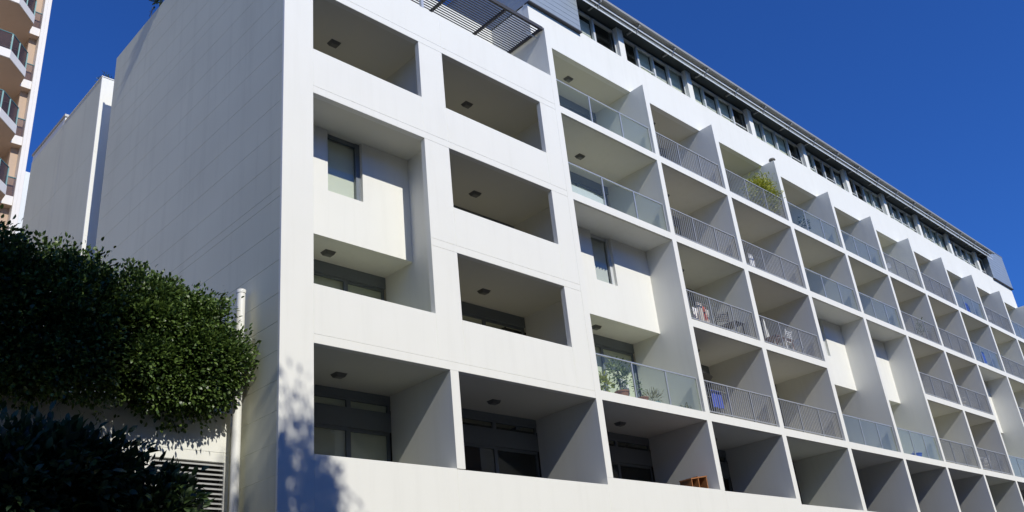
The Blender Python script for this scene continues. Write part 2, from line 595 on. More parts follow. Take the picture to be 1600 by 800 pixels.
# ---- ceiling lamps
def ceiling_lamp(x, y, z):
    w, d, h = .145, .115, .075
    v = [(x - w, y - d, z), (x + w, y - d, z), (x + w, y + d, z), (x - w, y + d, z),
         (x - w * .72, y - d * .72, z - h), (x + w * .72, y - d * .72, z - h), (x + w * .72, y + d * .72, z - h), (x - w * .72, y + d * .72, z - h)]
    o = mesh('ceiling_lamp', v, [q[::-1] for q in BF], 'lampbody', B)
    box('lens', x - w * .55, x + w * .55, y - d * .55, y + d * .55, z - h - .012, z - h - .001, 'lamplens', o)


for bay in range(1, 13):
    for row in range(1, 6):
        if (row == 5 and bay < 3) or (row == 3 and (bay in VOID or bay == 1)):
            continue
        x = {1: 1.5, 2: 6.08, 3: 11.02}.get(bay, (DR[bay - 1] + DL[bay]) / 2)
        y = 1.36
        z = L[row + 1]
        if row == 2 and (bay in VOID or bay == 1):
            z, y = 10.975, 1.72
        ceiling_lamp(x, y, z - .002 + .0)

# ---- balcony railings
def railing(bay, row, kind):
    x0, x1 = DR[bay - 1] + .03, DL[bay] - .03
    z0 = L[row] + ST
    zt = z0 + 1.06
    y = .085
    if kind == 'bars':
        r = box('bar_railing', x0, x1, y - .025, y + .025, zt - .035, zt, 'bar', B)
        box('bottom_rail', x0, x1, y - .018, y + .018, z0 + .075, z0 + .105, 'bar', r)
    else:
        r = boxes('glass_railing', [(x0, x1, y - .025, y + .025, zt - .03, zt)], 'alu', B)
    n = 3
    for i in range(n + 1):
        x = x0 + .02 + (x1 - x0 - .04) * i / n
        box('post', x - .02, x + .02, y - .02, y + .02, z0, zt - .035, 'alu' if kind == 'glass' else 'bar', r)
    if kind == 'bars':
        bl = []
        for i in range(n):
            a = x0 + .02 + (x1 - x0 - .04) * i / n
            b = x0 + .02 + (x1 - x0 - .04) * (i + 1) / n
            m_ = int(round((b - a) / .115))
            for j in range(1, m_):
                x = a + (b - a) * j / m_
                bl.append((x - .009, x + .009, y - .009, y + .009, z0 + .105, zt - .035))
        stuff(boxes('balusters', bl, 'bar', r))
    else:
        for i in range(n):
            a = x0 + .02 + (x1 - x0 - .04) * i / n + .028
            b = x0 + .02 + (x1 - x0 - .04) * (i + 1) / n - .028
            box('glass_panel', a, b, y - .005, y + .005, z0 + .03, zt - .04, 'glass', r)


for bay in range(3, 13):
    for row in (2, 3, 4, 5):
        if row == 3 and bay in VOID:
            continue
        railing(bay, row, 'glass' if bay in VOID or bay == 12 else 'bars')
# ---- penthouse windows, columns, eave
ZS, ZH = 21.44, 22.80
cols = [11.9] if 0 else []
colx = [13.5, 17.78, 22.3, 26.95, 31.1, 35.37, 39.6, 43.95, 48.35]
for x in colx:
    box('column', x - .17, x + .17, .60, .92, ZS, 22.86, 'white', B)
edges = [10.95] + colx + [49.8]
rr = random.Random(5)
for a, b in zip(edges[:-1], edges[1:]):
    a2 = a + (.17 if a in colx else 0)
    b2 = b - (.17 if b in colx else 0)
    n = 2 if b2 - a2 < 3 else 4
    if b2 - a2 < 1.8:
        n = 1
    w = ring('penthouse_window', a2, b2, .78, .87, ZS, ZH, .05, 'pale_frame', B)
    for i in range(n):
        xa = a2 + (b2 - a2) * i / n
        xb = a2 + (b2 - a2) * (i + 1) / n
        ring('sash', xa, xb, .75, .86, ZS + .051, ZH - .061, .05, 'pale_frame', w)
        if rr.random() < .45:
            box('glazing_bar', xa + .051, xb - .051, .785, .84, ZS + .42, ZS + .46, 'pale_frame', w)
        box('pane', xa + .055, xb - .055, .80, .806, ZS + .05, ZH - .06, 'pane', w)
        q = rr.random()
        if q < .5:
            box('blind', xa + .06, xb - .06, .90, .91, ZS + .05, ZH - .06, 'blind', w)
        elif q < .8:
            sl = [(xa + .06, xb - .06, .89, .93, ZS + .06 + j * .075, ZS + .11 + j * .075) for j in range(14)]
            stuff(boxes('shutter_slats', sl, 'curtain', w))
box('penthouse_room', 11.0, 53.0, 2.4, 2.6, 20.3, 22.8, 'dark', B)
box('penthouse_lintel', 10.97, 50.0, .78, .95, ZH, 22.86, 'soffit_dark', B)
rf = box('penthouse_roof', 10.97, 50.05, .36, 10.0, 22.90, 23.0, 'roofmetal', B)
box('eave_soffit', 10.98, 50.04, .36, 2.4, 22.86, 22.897, 'soffit_dark', rf)
box('gutter', 10.97, 50.05, -.05, .03, 22.89, 22.99, 'roofmetal', rf)
box('roof_edge_sheet', 10.97, 50.05, .031, .359, 22.96, 22.985, 'roofmetal', rf)
box('sunshade_blade', 10.98, 50.04, .10, .115, 22.715, 22.79, 'blade', rf)
box('sunshade_blade', 10.98, 50.04, .185, .200, 22.575, 22.65, 'blade', rf)
box('sunshade_blade', 10.98, 50.04, .24, .33, 22.80, 22.815, 'blade', rf)
bx_ = 10.97 + .8
while bx_ < 50:
    box('eave_bracket', bx_ - .03, bx_ + .03, -.02, .60, 22.79, 22.858, 'roofmetal', rf)
    box('blade_hanger', bx_ - .015, bx_ + .015, .125, .18, 22.60, 22.789, 'roofmetal', rf)
    bx_ += 2.19

# metal clad boxes at both ends of the penthouse
def clad_box(x0, x1, y0, y1, z0, z1, n):
    c = box('cladding_box', x0 + .03, x1 - .03, y0 + .03, y1, z0 + .01, z1 - .02, 'slat', B)
    h = (z1 - z0) / n
    for i in range(n):
        za, zb = z0 + i * h, z0 + (i + 1) * h
        panel('cladding_board', x0, x1, y0, y0 + .03, za, zb, 'clad', c, c=.008)
        panel('cladding_board', x0, x0 + .03, y0 + .032, y1, za, zb, 'clad', c, c=.008, face='-x')
    box('capping', x0 - .02, x1 + .02, y0 - .02, y1, z1, z1 + .03, 'roofmetal', c)
    box('drip_tray', x0 - .01, x1 + .01, y0 - .03, y0 + .2, z0 - .05, z0 - .002, 'slat', c)


clad_box(8.41, 10.97, .46, 9.0, 21.36, 23.78, 11)
clad_box(50.05, 53.45, .46, 9.0, 21.42, 23.70, 11)

# ---- pergola over the roof terrace
ZP = 19.92
PG = boxes('pergola', [(-.2, DL[2] - .02, .03, .10, ZP - .06, ZP + .06)], 'slat', B)
for x in (-.1, 1.65, 3.4, 5.1, 6.85, 8.36):
    box('rafter', x - .03, x + .03, .101, 2.26, ZP - .05, ZP + .04, 'slat', PG)
for i in range(24):
    y = .17 + i * .087
    box('slat', -.15, DL[2] - .03, y - .017, y + .017, ZP + .042, ZP + .056, 'slat', PG)
TR = boxes('terrace_railing', [(0, DL[2] - .02, .055, .095, 18.98, 19.02)], 'alu', B) if 0 else None
box('pergola_post', 3.40, 3.48, .02, .10, PT + .001, ZP - .061, 'alu', PG)
box('strut', DL[2] - .5, DL[2] - .03, .30, .33, 19.70, 19.73, 'alu', PG)

# ================================================================== rear block
RB = thing('rear_block', (0, 11.5, 0), 'tall grey-sided rear wing beyond a narrow light well with white front edge', 'building')
zz = [0, 3, 6, 9, 12, 15, 18, 20.9]
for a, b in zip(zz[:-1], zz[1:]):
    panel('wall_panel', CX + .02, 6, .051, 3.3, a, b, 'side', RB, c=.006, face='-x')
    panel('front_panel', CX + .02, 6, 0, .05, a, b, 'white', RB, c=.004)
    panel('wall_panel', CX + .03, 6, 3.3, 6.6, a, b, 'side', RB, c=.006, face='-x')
box('raised_parapet', CX + .04, 6, 3.35, 6.58, 20.9, 21.18, 'white', RB)
box('coping', CX + .0, 6, 3.3, 6.62, 21.18, 21.27, 'roofmetal', RB)
box('coping', CX + .0, 6, -.02, 3.3, 20.901, 20.93, 'white', RB)
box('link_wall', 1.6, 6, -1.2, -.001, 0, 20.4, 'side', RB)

# ================================================================== peach tower at the left
TY = 23.0
T = thing('apartment_tower', (0, TY, 0), 'peach apartment tower with angled balconies and white pilaster at the left edge', 'building')
box('wall', -14, .05, 1.6, 12, 0, 46, 'tower_wall', T)
panel('pilaster', .06, .20, -.05, 1.9, 0, 46, 'tower_white', T, c=.01)
panel('pilaster', .20, .36, -.02, 1.9, 0, 46, 'tower_white', T, c=.01)
box('inner_wall', -.25, .055, .35, 1.6, 0, 46, 'tower_wall', T)
box('side_wing', .361, 1.1, .3, 6, 0, 23.5, 'pale_frame', T)
zb = 30.483 - 2.975 * 10
fl = 0
while zb < 44:
    poly = [(.055, 0), (-.40, 0), (-.43, -.75), (-1.36, -1.73), (-5.2, -1.73), (-6.1, -.75), (-6.1, 1.6), (.055, 1.6)]
    n = len(poly)
    v = [(x, y, zb) for x, y in poly] + [(x, y, zb + .42) for x, y in poly]
    f = [tuple(range(n)), tuple(range(n, 2 * n))[::-1]] + [(i, n + i, n + (i + 1) % n, (i + 1) % n) for i in range(n)]
    if zb > 14:
        s = mesh('balcony', v, f, 'tower_white', T)
        mesh('balcony_soffit', [(x * .985 - .01, y * .96 + .0, zb - .012) for x, y in poly] + [(x * .985 - .01, y * .96, zb - .001) for x, y in poly],
             [tuple(range(n)), tuple(range(n, 2 * n))[::-1]] + [(i, n + i, n + (i + 1) % n, (i + 1) % n) for i in range(n)], 'tower_wall', s)
        seg = [((.05, .05), (-.36, .05)), ((-.47, -.70), (-1.36, -1.64)), ((-1.36, -1.64), (-5.2, -1.64))]
        for (xa, ya), (xb, yb) in seg:
            dx, dy = xb - xa, yb - ya
            l = math.hypot(dx, dy)
            nx, ny = -dy / l * .012, dx / l * .012
            z0, z1 = zb + .43, zb + 1.30
            v = [(xa - nx, ya - ny, z0), (xb - nx, yb - ny, z0), (xb + nx, yb + ny, z0), (xa + nx, ya + ny, z0),
                 (xa - nx, ya - ny, z1), (xb - nx, yb - ny, z1), (xb + nx, yb + ny, z1), (xa + nx, ya + ny, z1)]
            mesh('glass_panel', v, BF, 'tower_glass', s)
            tube('handrail', [(xa, ya, z1 + .03), (xb, yb, z1 + .03)], .03, 'teal', s, n=6)
        for (px, py) in ((-.47, -.70), (-.95, -1.21), (-1.36, -1.64), (-2.6, -1.64)):
            box('rail_post', px - .03, px + .03, py - .03, py + .03, zb + .42, zb + 1.3, 'teal', s)
    zb += 2.975
    fl += 1

# ================================================================== building across the street (mirrored in the glass)
OB = thing('street_building', (0, -24, 0), 'brown brick building across the street behind the viewer, mirrored in the balcony glass', 'building')
box('wall', -30, 70, -9, 0, 0, 18.5, 'brick', OB)
box('parapet', -30.1, 70.1, -9.1, .1, 18.5, 19.0, 'kerb', OB)
for i in range(0, 25):
    for j in range(5):
        x = -28 + i * 3.95
        wv = box('window', x, x + 1.9, .0, .06, 1.6 + j * 3.4, 3.6 + j * 3.4, 'pale_frame', OB)
        for q in range(2):
            box('window_pane', x + .08 + q * .9, x + .94 + q * .9, .061, .07, 1.7 + j * 3.4, 3.5 + j * 3.4, 'frame', wv)

# ================================================================== low service building with louvres, vent pipe
S = thing('service_building', (0, 1.45, 0), 'low white service building with louvre vents below the hedge', 'building')
lz0, lz1 = 4.45, 5.78
panel('upper_wall', -12, -.93, 0, .2, 5.97, 6.75, 'white', S, c=.01)
panel('band', -12, -.93, 0, .2, 5.79, 5.97, 'white', S, c=.004)
lou = [(-2.45, -1.01), (-4.15, -2.72), (-5.85, -4.42)]
xs = [-.93]
for a, b in lou:
    panel('pier', b, xs[-1], 0, .2, lz0, 5.79, 'white', S, c=.003)
    xs.append(a)
panel('pier', -12, xs[-1], 0, .2, lz0, 5.79, 'white', S, c=.003)
box('lower_wall', -12, -.93, 0, .2, 0, lz0, 'white', S)
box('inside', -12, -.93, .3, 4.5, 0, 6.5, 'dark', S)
for a, b in lou:
    fr = boxes('louvre_vent', [(a, a + .03, -.015, .1, lz0, 5.79), (b - .03, b, -.015, .1, lz0, 5.79)], 'louvre', S)
    z = lz0 + .03
    while z < 5.74:
        mesh('louvre_blade', [(a + .03, -.01, z), (b - .03, -.01, z), (b - .03, .085, z + .055), (a + .03, .085, z + .055),
                              (a + .03, -.01, z + .012), (b - .03, -.01, z + .012), (b - .03, .085, z + .067), (a + .03, .085, z + .067)], BF, 'louvre', fr)
        z += .088
box('planter_soil', -12, -.95, .2, 1.6, 6.55, 6.62, 'soil', S)
box('roof_slab', -12, -.95, 1.61, 4.6, 6.5, 6.62, 'bounce_concrete', S)

pp = lathe('vent_pipe', [(.085, 0), (.085, 9.17), (.095, 9.17), (.095, 9.24), (.07, 9.245)], 'pipe', None, n=20)
pp.location = (-.955, 1.17, 0)
tag(pp, 'white round vent pipe rising from the hedge beside the grey side wall', 'pipe')

# ================================================================== plants
def ellipsoid_clumps(n, c, r, rmin=.72, zcut=-1.0, lump=.26, seed=0):
    g = np.random.default_rng(seed)
    d = g.normal(size=(n, 3))
    d /= np.linalg.norm(d, axis=1, keepdims=True)
    k = g.normal(size=(7, 3)) * 2.4
    ph = g.uniform(0, 6.28, 7)
    bumpy = 1 + lump * np.sin(d @ k.T + ph).mean(1) * 2.2
    rad = (rmin + (1 - rmin) * g.uniform(0, 1, n) ** .6) * bumpy
    P = d * rad[:, None]
    keep = P[:, 2] > zcut
    P, d = P[keep], d[keep]
    o = d / np.array(r)
    o /= np.linalg.norm(o, axis=1, keepdims=True)
    return np.array(c) + P * np.array(r), o


def shrub(name, loc, label, parts, trunk, leaf, per, spread, lL, lW, group=None, cat='shrub', fol='foliage', droop=0.0, seed=1, shoots=0):
    """parts: list of (n, centre, radii, rmin) in local space"""
    t = thing(name, loc, label, cat, group)
    Ps = []
    for i, (n, c, r, rmin) in enumerate(parts):
        P, o = ellipsoid_clumps(n, c, r, rmin, seed=seed * 17 + i)
        Ps.append(sprays(P, o, per, spread, lL, lW, droop))
        if shoots and len(P) > 250:                       # stray shoots and hanging twigs break the outline
            g2 = np.random.default_rng(seed + 100 + i)
            k = g2.choice(len(P), shoots)
            for q in k:
                d = o[q] * .7 + np.array([0, 0, .5 if o[q][2] > -.1 else -.5]) + g2.normal(size=3) * .25
                d /= np.linalg.norm(d)
                ln = g2.uniform(.12, .38)
                pp_ = P[q] + np.outer(np.linspace(.2, 1, 6), d * ln)
                Ps.append(sprays(pp_, np.repeat(d[None], 6, 0), 3, .03, lL * .85, lW * .85, droop))
    P = np.concatenate([q[0] for q in Ps]); D = np.concatenate([q[1] for q in Ps])
    Lh = np.concatenate([q[2] for q in Ps]); W = np.concatenate([q[3] for q in Ps])
    stuff(leaves_mesh(fol, P, D, Lh, W, M[leaf], t))
    for pts, rad in trunk:
        tube('stem' if cat == 'shrub' else 'trunk', pts, rad, 'bark', t, n=8)
    return t


# hedge growing out of the planter: rounded right-hand shrub and the taller left-hand mass
shrub('hedge_shrub', (-2.35, 1.15, 6.6), 'rounded sunlit hedge shrub overhanging the white wall beside the vent pipe',
      [(800, (.1, .2, .98), (1.25, .75, 1.2), .5), (130, (-.35, -.25, 1.55), (.42, .35, .38), .3), (130, (.35, -.35, 1.15), (.40, .32, .36), .3), (110, (-.55, -.4, .75), (.42, .3, .36), .3), (90, (.55, .1, 1.85), (.35, .35, .36), .3), (80, (-.2, .1, 2.15), (.38, .35, .32), .3), (420, (.80, -.05, .90), (.72, .55, .78), .4), (170, (.0, -.1, .42), (1.2, .35, .30), .3), (250, (0, .2, 1.0), (1.1, .6, 1.0), 0), (330, (-.75, 0, 1.45), (.85, .75, .85), .4), (160, (.35, 0, 1.75), (.7, .6, .55), .3), (60, (.1, 0, 2.15), (1.0, .5, .22), .2)],
      [([(0, .4, -.1), (.05, .2, .6), (.3, 0, 1.4)], [.06, .05, .02]), ([(-.5, .4, -.1), (-.6, .1, .7), (-.8, 0, 1.6)], [.06, .05, .02]), ([(.5, .4, -.1), (.8, 0, .5), (1.0, -.2, 1.0)], [.05, .04, .02])],
      'leaf', 19, .10, .092, .054, seed=2, shoots=45)
shrub('hedge_shrub', (-5.0, 1.15, 6.6), 'tall dark hedge mass in shade above the louvred wall',
      [(1000, (.4, .05, 1.2), (1.75, .9, 1.3), .5), (1000, (-1.5, 0, 1.5), (1.9, .95, 1.65), .5), (420, (.4, .1, 1.15), (1.5, .7, 1.0), 0), (420, (-1.5, .1, 1.3), (1.6, .7, 1.3), 0), (260, (.2, -.2, .35), (1.9, .5, .4), .3), (260, (-2.0, -.2, .35), (1.8, .5, .4), .3), (220, (.9, 0, 1.9), (.9, .7, .6), .3), (110, (.3, 0, 2.35), (1.5, .5, .3), .2)],
      [([(0, .4, -.1), (.05, .2, .6), (.3, 0, 1.6)], [.07, .06, .02]), ([(-1.4, .4, -.1), (-1.5, .1, .7), (-1.8, 0, 1.8)], [.07, .06, .02])],
      'leaf', 18, .10, .095, .056, seed=3, shoots=45)
# lower broad-leaved bushes in front of the louvres
shrub('garden_shrub', (-3.35, -.3, 0), 'dark broad-leaved bush in front of the louvre vents, nearest the building',
      [(260, (.1, 0, 4.35), (.75, .7, .75), .35), (200, (-.6, .1, 4.85), (.6, .6, .5), .3), (160, (.25, .1, 3.8), (1.0, .7, .7), .4)],
      [([(0, 0, 0), (.05, 0, 1.8), (.0, 0, 3.4), (.1, 0, 4.5)], [.07, .055, .04, .015]), ([(.03, 0, 1.8), (-.3, .1, 3.2), (-.6, .1, 4.9)], [.045, .035, .012])],
      'leaf_dk', 10, .12, .19, .085, seed=5, shoots=20)
shrub('garden_shrub', (-5.2, -.4, 0), 'dark broad-leaved bush at the lower left corner of the picture',
      [(420, (0, 0, 4.5), (1.15, .8, .95), .35), (240, (.5, 0, 4.9), (.7, .6, .65), .3), (160, (0, .1, 3.6), (1.2, .7, .7), .4)],
      [([(0, 0, 0), (-.05, 0, 1.8), (.0, 0, 3.4), (.1, 0, 4.7)], [.08, .06, .045, .015]), ([(-.03, 0, 1.8), (.4, .1, 3.4), (.6, .1, 5.0)], [.05, .035, .012])],
      'leaf_dk', 10, .12, .19, .085, seed=6, shoots=20)


def tree(name, loc, label, crowns, limbs, per, lL, lW, spread, seed):
    t = thing(name, loc, label, 'tree')
    Ps = []
    for i, (n, c, r) in enumerate(crowns):
        P, o = ellipsoid_clumps(n, c, r, .35, seed=seed * 31 + i, lump=.3)
        Ps.append(sprays(P, o, per, spread, lL, lW, .2))
    stuff(leaves_mesh('crown', np.concatenate([q[0] for q in Ps]), np.concatenate([q[1] for q in Ps]),
                      np.concatenate([q[2] for q in Ps]), np.concatenate([q[3] for q in Ps]), M['leaf_tree'], t))
    for i, (pts, rad) in enumerate(limbs):
        tube('trunk' if i == 0 else 'limb', pts, rad, 'bark', t, n=10)
    return t


tree('street_tree', (-1.55, -14.15, .13), 'tall street tree whose crown dapples the white building corner',
     [(170, (-.3, .6, 15.4), (.75, 1.2, 1.6)), (560, (.05, .7, 13.0), (1.1, 1.3, 1.9)), (620, (.12, .4, 10.4), (1.3, 1.2, 1.7))],
     [([(0, 0, 0), (.05, .0, 3), (-.05, .1, 7), (.1, .3, 11), (0, .6, 16)], [.24, .20, .16, .1, .03]),
      ([(-.05, .1, 7), (.6, .5, 9.5), (.9, .8, 11.5)], [.1, .06, .02]), ([(.02, .2, 9), (-.6, .6, 11), (-.8, .9, 13)], [.09, .05, .02])],
     20, .16, .075, .20, 41)
tree('street_tree', (-10.0, -7.6, .13), 'broad street tree shading the left half of the hedge',
     [(1000, (3.2, .2, 13.2), (2.7, 2.2, 2.6)), (800, (.6, .2, 13.6), (2.6, 2.2, 2.6)), (300, (3.2, -.3, 11.7), (1.9, 1.4, 1.2)), (520, (4.0, -.5, 10.9), (2.3, 1.1, .9)), (520, (2.0, -.5, 10.7), (2.2, 1.1, .9)), (260, (1.4, -.2, 11.2), (2.2, 1.6, 1.4))],
     [([(0, 0, 0), (.05, .0, 3), (.1, .1, 6.5), (.8, .2, 10), (1.4, .3, 14)], [.32, .26, .22, .14, .04]),
      ([(.1, .1, 6.5), (1.8, .2, 9.6), (3.8, .3, 12.5)], [.15, .10, .03]), ([(.4, .1, 8), (-.6, .3, 11), (-.8, .4, 13.5)], [.11, .07, .02])],
     22, .16, .075, .22, 42)

# roof greenery peeping over the side wall
shrub('roof_plant', (-.60, 7.25, 20.6), 'dark green roof plant spilling over the top of the grey side wall',
      [(40, (-.12, -.15, .75), (.2, .3, .32), .2)], [([(0, 0, -.1), (0, 0, .5)], [.03, .01])], 'leaf_dk', 12, .08, .12, .05, seed=9)
at = thing('roof_aerial', (-.6, 8.15, 20.6), 'thin forked aerial on the roof edge of the grey side wall', 'aerial')
tube('mast', [(0, 0, 0), (0, 0, 1.0)], .012, 'black', at, n=6)
tube('arm', [(0, -.2, .8), (0, .2, .95)], .008, 'black', at, n=6)
tube('arm', [(0, -.15, .95), (0, .18, .75)], .008, 'black', at, n=6)
shrub('roof_plant', (-.45, 11.95, 20.93), 'small dark plant on the roof corner of the rear wing',
      [(30, (0, .2, .22), (.15, .25, .25), .2)], [([(0, 0, -.02), (0, .1, .3)], [.015, .006])], 'leaf_dk', 8, .06, .10, .03, seed=10)


# ================================================================== things on the balconies
def potted(name, loc, label, pot, potmat, leaf, clumps, per, spread, lL, lW, group=None, seed=1):
    t = thing(name, loc, label, 'potted plant', group)
    r, h = pot
    p = lathe('pot', [(r * .68, 0), (r * .95, h * .85), (r * 1.05, h * .86), (r * 1.05, h), (r * .9, h), (r * .88, h * .9)], potmat, t, n=18)
    lathe('soil', [(r * .87, h * .86), (r * .86, h * .9)], 'soil', t, n=14)
    Ps = []
    for i, (n, c, rr_) in enumerate(clumps):
        P, o = ellipsoid_clumps(n, c, rr_, .2, seed=seed * 13 + i)
        Ps.append(sprays(P, o, per, spread, lL, lW))
        tube('stem', [(0, 0, h * .85), (c[0] * .4, c[1] * .4, (h + c[2]) / 2), c], [.012, .009, .004], 'bark', t, n=6)
    stuff(leaves_mesh('leaves', *[np.concatenate([q[k] for q in Ps]) for k in range(4)], M[leaf], t))
    return t


F2 = L[2] + ST
potted('potted_plant', (10.2, .5, F2), 'leafy variegated shrub in a round terracotta pot behind glass balustrade', (.20, .32), 'terra', 'leaf_pale',
       [(45, (-.1, 0, .95), (.28, .22, .32)), (30, (.22, .05, .75), (.22, .2, .28))], 5, .06, .11, .05, 'pots on the glass balcony', 21)
potted('potted_plant', (9.35, .45, F2), 'bright lime plant in a small pot against the white pier', (.12, .16), 'terra', 'leaf_lime',
       [(22, (.05, 0, .42), (.22, .16, .16))], 5, .05, .15, .06, 'pots on the glass balcony', 22)
potted('potted_plant', (11.05, .45, F2), 'spindly plant in a brown pot beside the balcony middle post', (.16, .24), 'terra', 'leaf_pale',
       [(14, (-.1, 0, .55), (.2, .15, .25))], 4, .05, .10, .04, 'pots on the glass balcony', 23)
potted('potted_plant', (11.5, .45, F2), 'low dry grassy plant in a teal bowl on the glass balcony', (.22, .13), 'teal_pot', 'leaf_dry',
       [(40, (0, 0, .28), (.28, .2, .15))], 5, .05, .16, .018, 'pots on the glass balcony', 24)
potted('potted_plant', (13.05, .45, F2), 'small reddish pot plant near the end of the glass balcony', (.12, .14), 'terra', 'leaf_dry',
       [(10, (0, 0, .2), (.12, .12, .08))], 4, .04, .08, .04, 'pots on the glass balcony', 25)
# white striped sack behind the plants
sk = boxes('folded_airer', [(10.42 + i * .055, 10.455 + i * .055, .72, .735, F2 + .05, F2 + .78) for i in range(8)] + [(10.4, 10.87, .715, .74, F2 + .76, F2 + .80)], 'plastic')
tag(sk, 'white slatted airer leaning behind the terracotta pot', 'airer')

# wooden screen on the bottom row
W = thing('wooden_cabinet', (12.75, .45, 5.14), 'orange wooden open cabinet standing behind the bottom parapet', 'cabinet')
boxes('side_board', [(-.42, -.38, -.2, .2, 0, 1.02), (.0, .04, -.2, .2, 0, 1.13), (.52, .56, -.2, .2, 0, 1.15)], 'wood', W)
mesh('top_board', [(-.44, -.21, 1.02), (.58, -.21, 1.15), (.58, .21, 1.15), (-.44, .21, 1.02), (-.44, -.21, 1.05), (.58, -.21, 1.18), (.58, .21, 1.18), (-.44, .21, 1.05)], BF, 'wood', W)
box('back_board', -.38, .52, .17, .19, 0, 1.0, 'woodd', W)
box('shelf', -.38, .52, -.18, .17, .5, .53, 'wood', W)
W.scale = (.8, 1, 1)

# bamboo in a trough, top row bay 5
F5 = L[5] + ST
bt = thing('bamboo_planter', (21.35, .50, F5), 'lime yellow bamboo in a trough behind the top floor bar railing', 'planter')
boxes('trough', [(-.95, .74, -.2, .2, 0, .32)], 'woodd', bt)
box('soil', -.93, .72, -.18, .18, .321, .33, 'soil', bt)
Pl = []
g = np.random.default_rng(77)
for i in range(46):
    x = g.uniform(-.7, .72)
    hh = 1.15 + .75 * math.exp(-((x - .1) / .55) ** 2) * g.uniform(.55, 1.1) + .2 * g.uniform()
    top = Vector((min(x + g.normal() * .18, .78), g.normal() * .22 - .1, hh))
    tube('cane', [(x, g.uniform(-.12, .12), .32), (x * .6 + top.x * .4, top.y * .4, .32 + (top.z - .32) * .55), top], [.010, .008, .004], 'leaf_lime', bt, n=5)
    for t_ in np.linspace(.15, 1, 11):
        Pl.append(np.array([x + (top.x - x) * t_, top.y * t_, .32 + (top.z - .32) * t_]))
Pl = np.array(Pl)
o_ = np.concatenate([g.normal(size=(len(Pl), 2)) * .8, np.full((len(Pl), 1), .25)], 1)
o_ /= np.linalg.norm(o_, axis=1, keepdims=True)
stuff(leaves_mesh('leaves', *sprays(Pl, o_, 9, .09, .19, .034, .3), M['leaf_lime'], bt))


def chair(loc, rot, label, mat, cloth=None, group='balcony chairs'):
    t = thing('balcony_chair', loc, label, 'chair', group)
    t.rotation_euler = (0, 0, rot)
    boxes('seat', [(-.22, .22, -.22, .22, .42, .455)], mat, t)
    for sx in (-1, 1):
        for sy in (-1, 1):
            tube('leg', [(sx * .21, sy * .20, .42), (sx * .23, sy * .23, 0)], .014, mat, t, n=6)
        tube('back_post', [(sx * .21, .21, .44), (sx * .21, .29, .88)], .014, mat, t, n=6)
        tube('armrest', [(sx * .22, .25, .64), (sx * .24, -.18, .64), (sx * .23, -.21, .43)], .013, mat, t, n=6)
    boxes('backrest', [(-.2, .2, .255, .275, .56 + i * .075, .60 + i * .075) for i in range(4)], mat, t)
    if cloth:
        mesh('cushion', [(-.2, -.2, .46), (.2, -.2, .46), (.2, .2, .46), (-.2, .2, .46), (-.19, -.19, .52), (.19, -.19, .52), (.19, .19, .52), (-.19, .19, .52)], BF, cloth, t)
    return t


def table(loc, w, d, h, label, mat, group='balcony tables'):
    t = thing('balcony_table', loc, label, 'table', group)
    boxes('table_top', [(-w / 2 + i * w / 6 + .005, -w / 2 + (i + 1) * w / 6 - .005, -d / 2, d / 2, h - .03, h) for i in range(6)], mat, t)
    boxes('apron', [(-w / 2 + .04, w / 2 - .04, -d / 2 + .04, -d / 2 + .06, h - .09, h - .032), (-w / 2 + .04, w / 2 - .04, d / 2 - .06, d / 2 - .04, h - .09, h - .032)], mat, t)
    for sx in (-1, 1):
        for sy in (-1, 1):
            box('leg', sx * (w / 2 - .06) - .02, sx * (w / 2 - .06) + .02, sy * (d / 2 - .06) - .02, sy * (d / 2 - .06) + .02, 0, h - .032, mat, t)
    return t


F3, F4 = L[3] + ST, L[4] + ST


def laundry(loc, label, cloths, wid=1.1, group='laundry airers'):
    t = thing('laundry_airer', loc, label, 'airer', group)
    for y0 in (-.28, .28):
        tube('frame', [(-wid / 2, y0, 0), (-wid / 2, -y0 * .9, .92), (wid / 2, -y0 * .9, .92), (wid / 2, y0, 0)], .009, 'alu', t, n=6)
    for i, (x0, x1, mat, z0) in enumerate(cloths):
        y = -.22 + .11 * (i % 5)
        v, f = [], []
        nx = 7
        for j in range(nx + 1):
            for zc, s in ((.93, .2), (z0, 1.0)):
                yy = y + .03 * s * math.sin(j * 1.7 + i)
                v += [(x0 + (x1 - x0) * j / nx, yy - .006, zc), (x0 + (x1 - x0) * j / nx, yy + .006, zc)]
        for j in range(nx):
            a = j * 4
            f += [(a, a + 4, a + 6, a + 2), (a + 1, a + 3, a + 7, a + 5), (a, a + 1, a + 5, a + 4), (a + 2, a + 6, a + 7, a + 3)]
        f += [(0, 2, 3, 1), (nx * 4, nx * 4 + 1, nx * 4 + 3, nx * 4 + 2)]
        mesh('cloth', v, f, mat, t)
    return t


# bay 4, row 3: cloth-draped airer, armchair and table
laundry((15.2, .60, F3), 'airer hung with patterned cloths behind bar railing, third floor of the first barred column',
        [(-.5, -.2, 'patt', .25), (-.1, .15, 'red', .45), (.15, .5, 'patt', .2), (-.3, .1, 'plastic', .3)])
chair((16.35, .62, F3), 2.4, 'black armchair beside the cloth-draped airer', 'black')
table((17.15, .65, F3), .6, .6, .72, 'small black table at the right end of the same balcony as the patterned cloths', 'black')
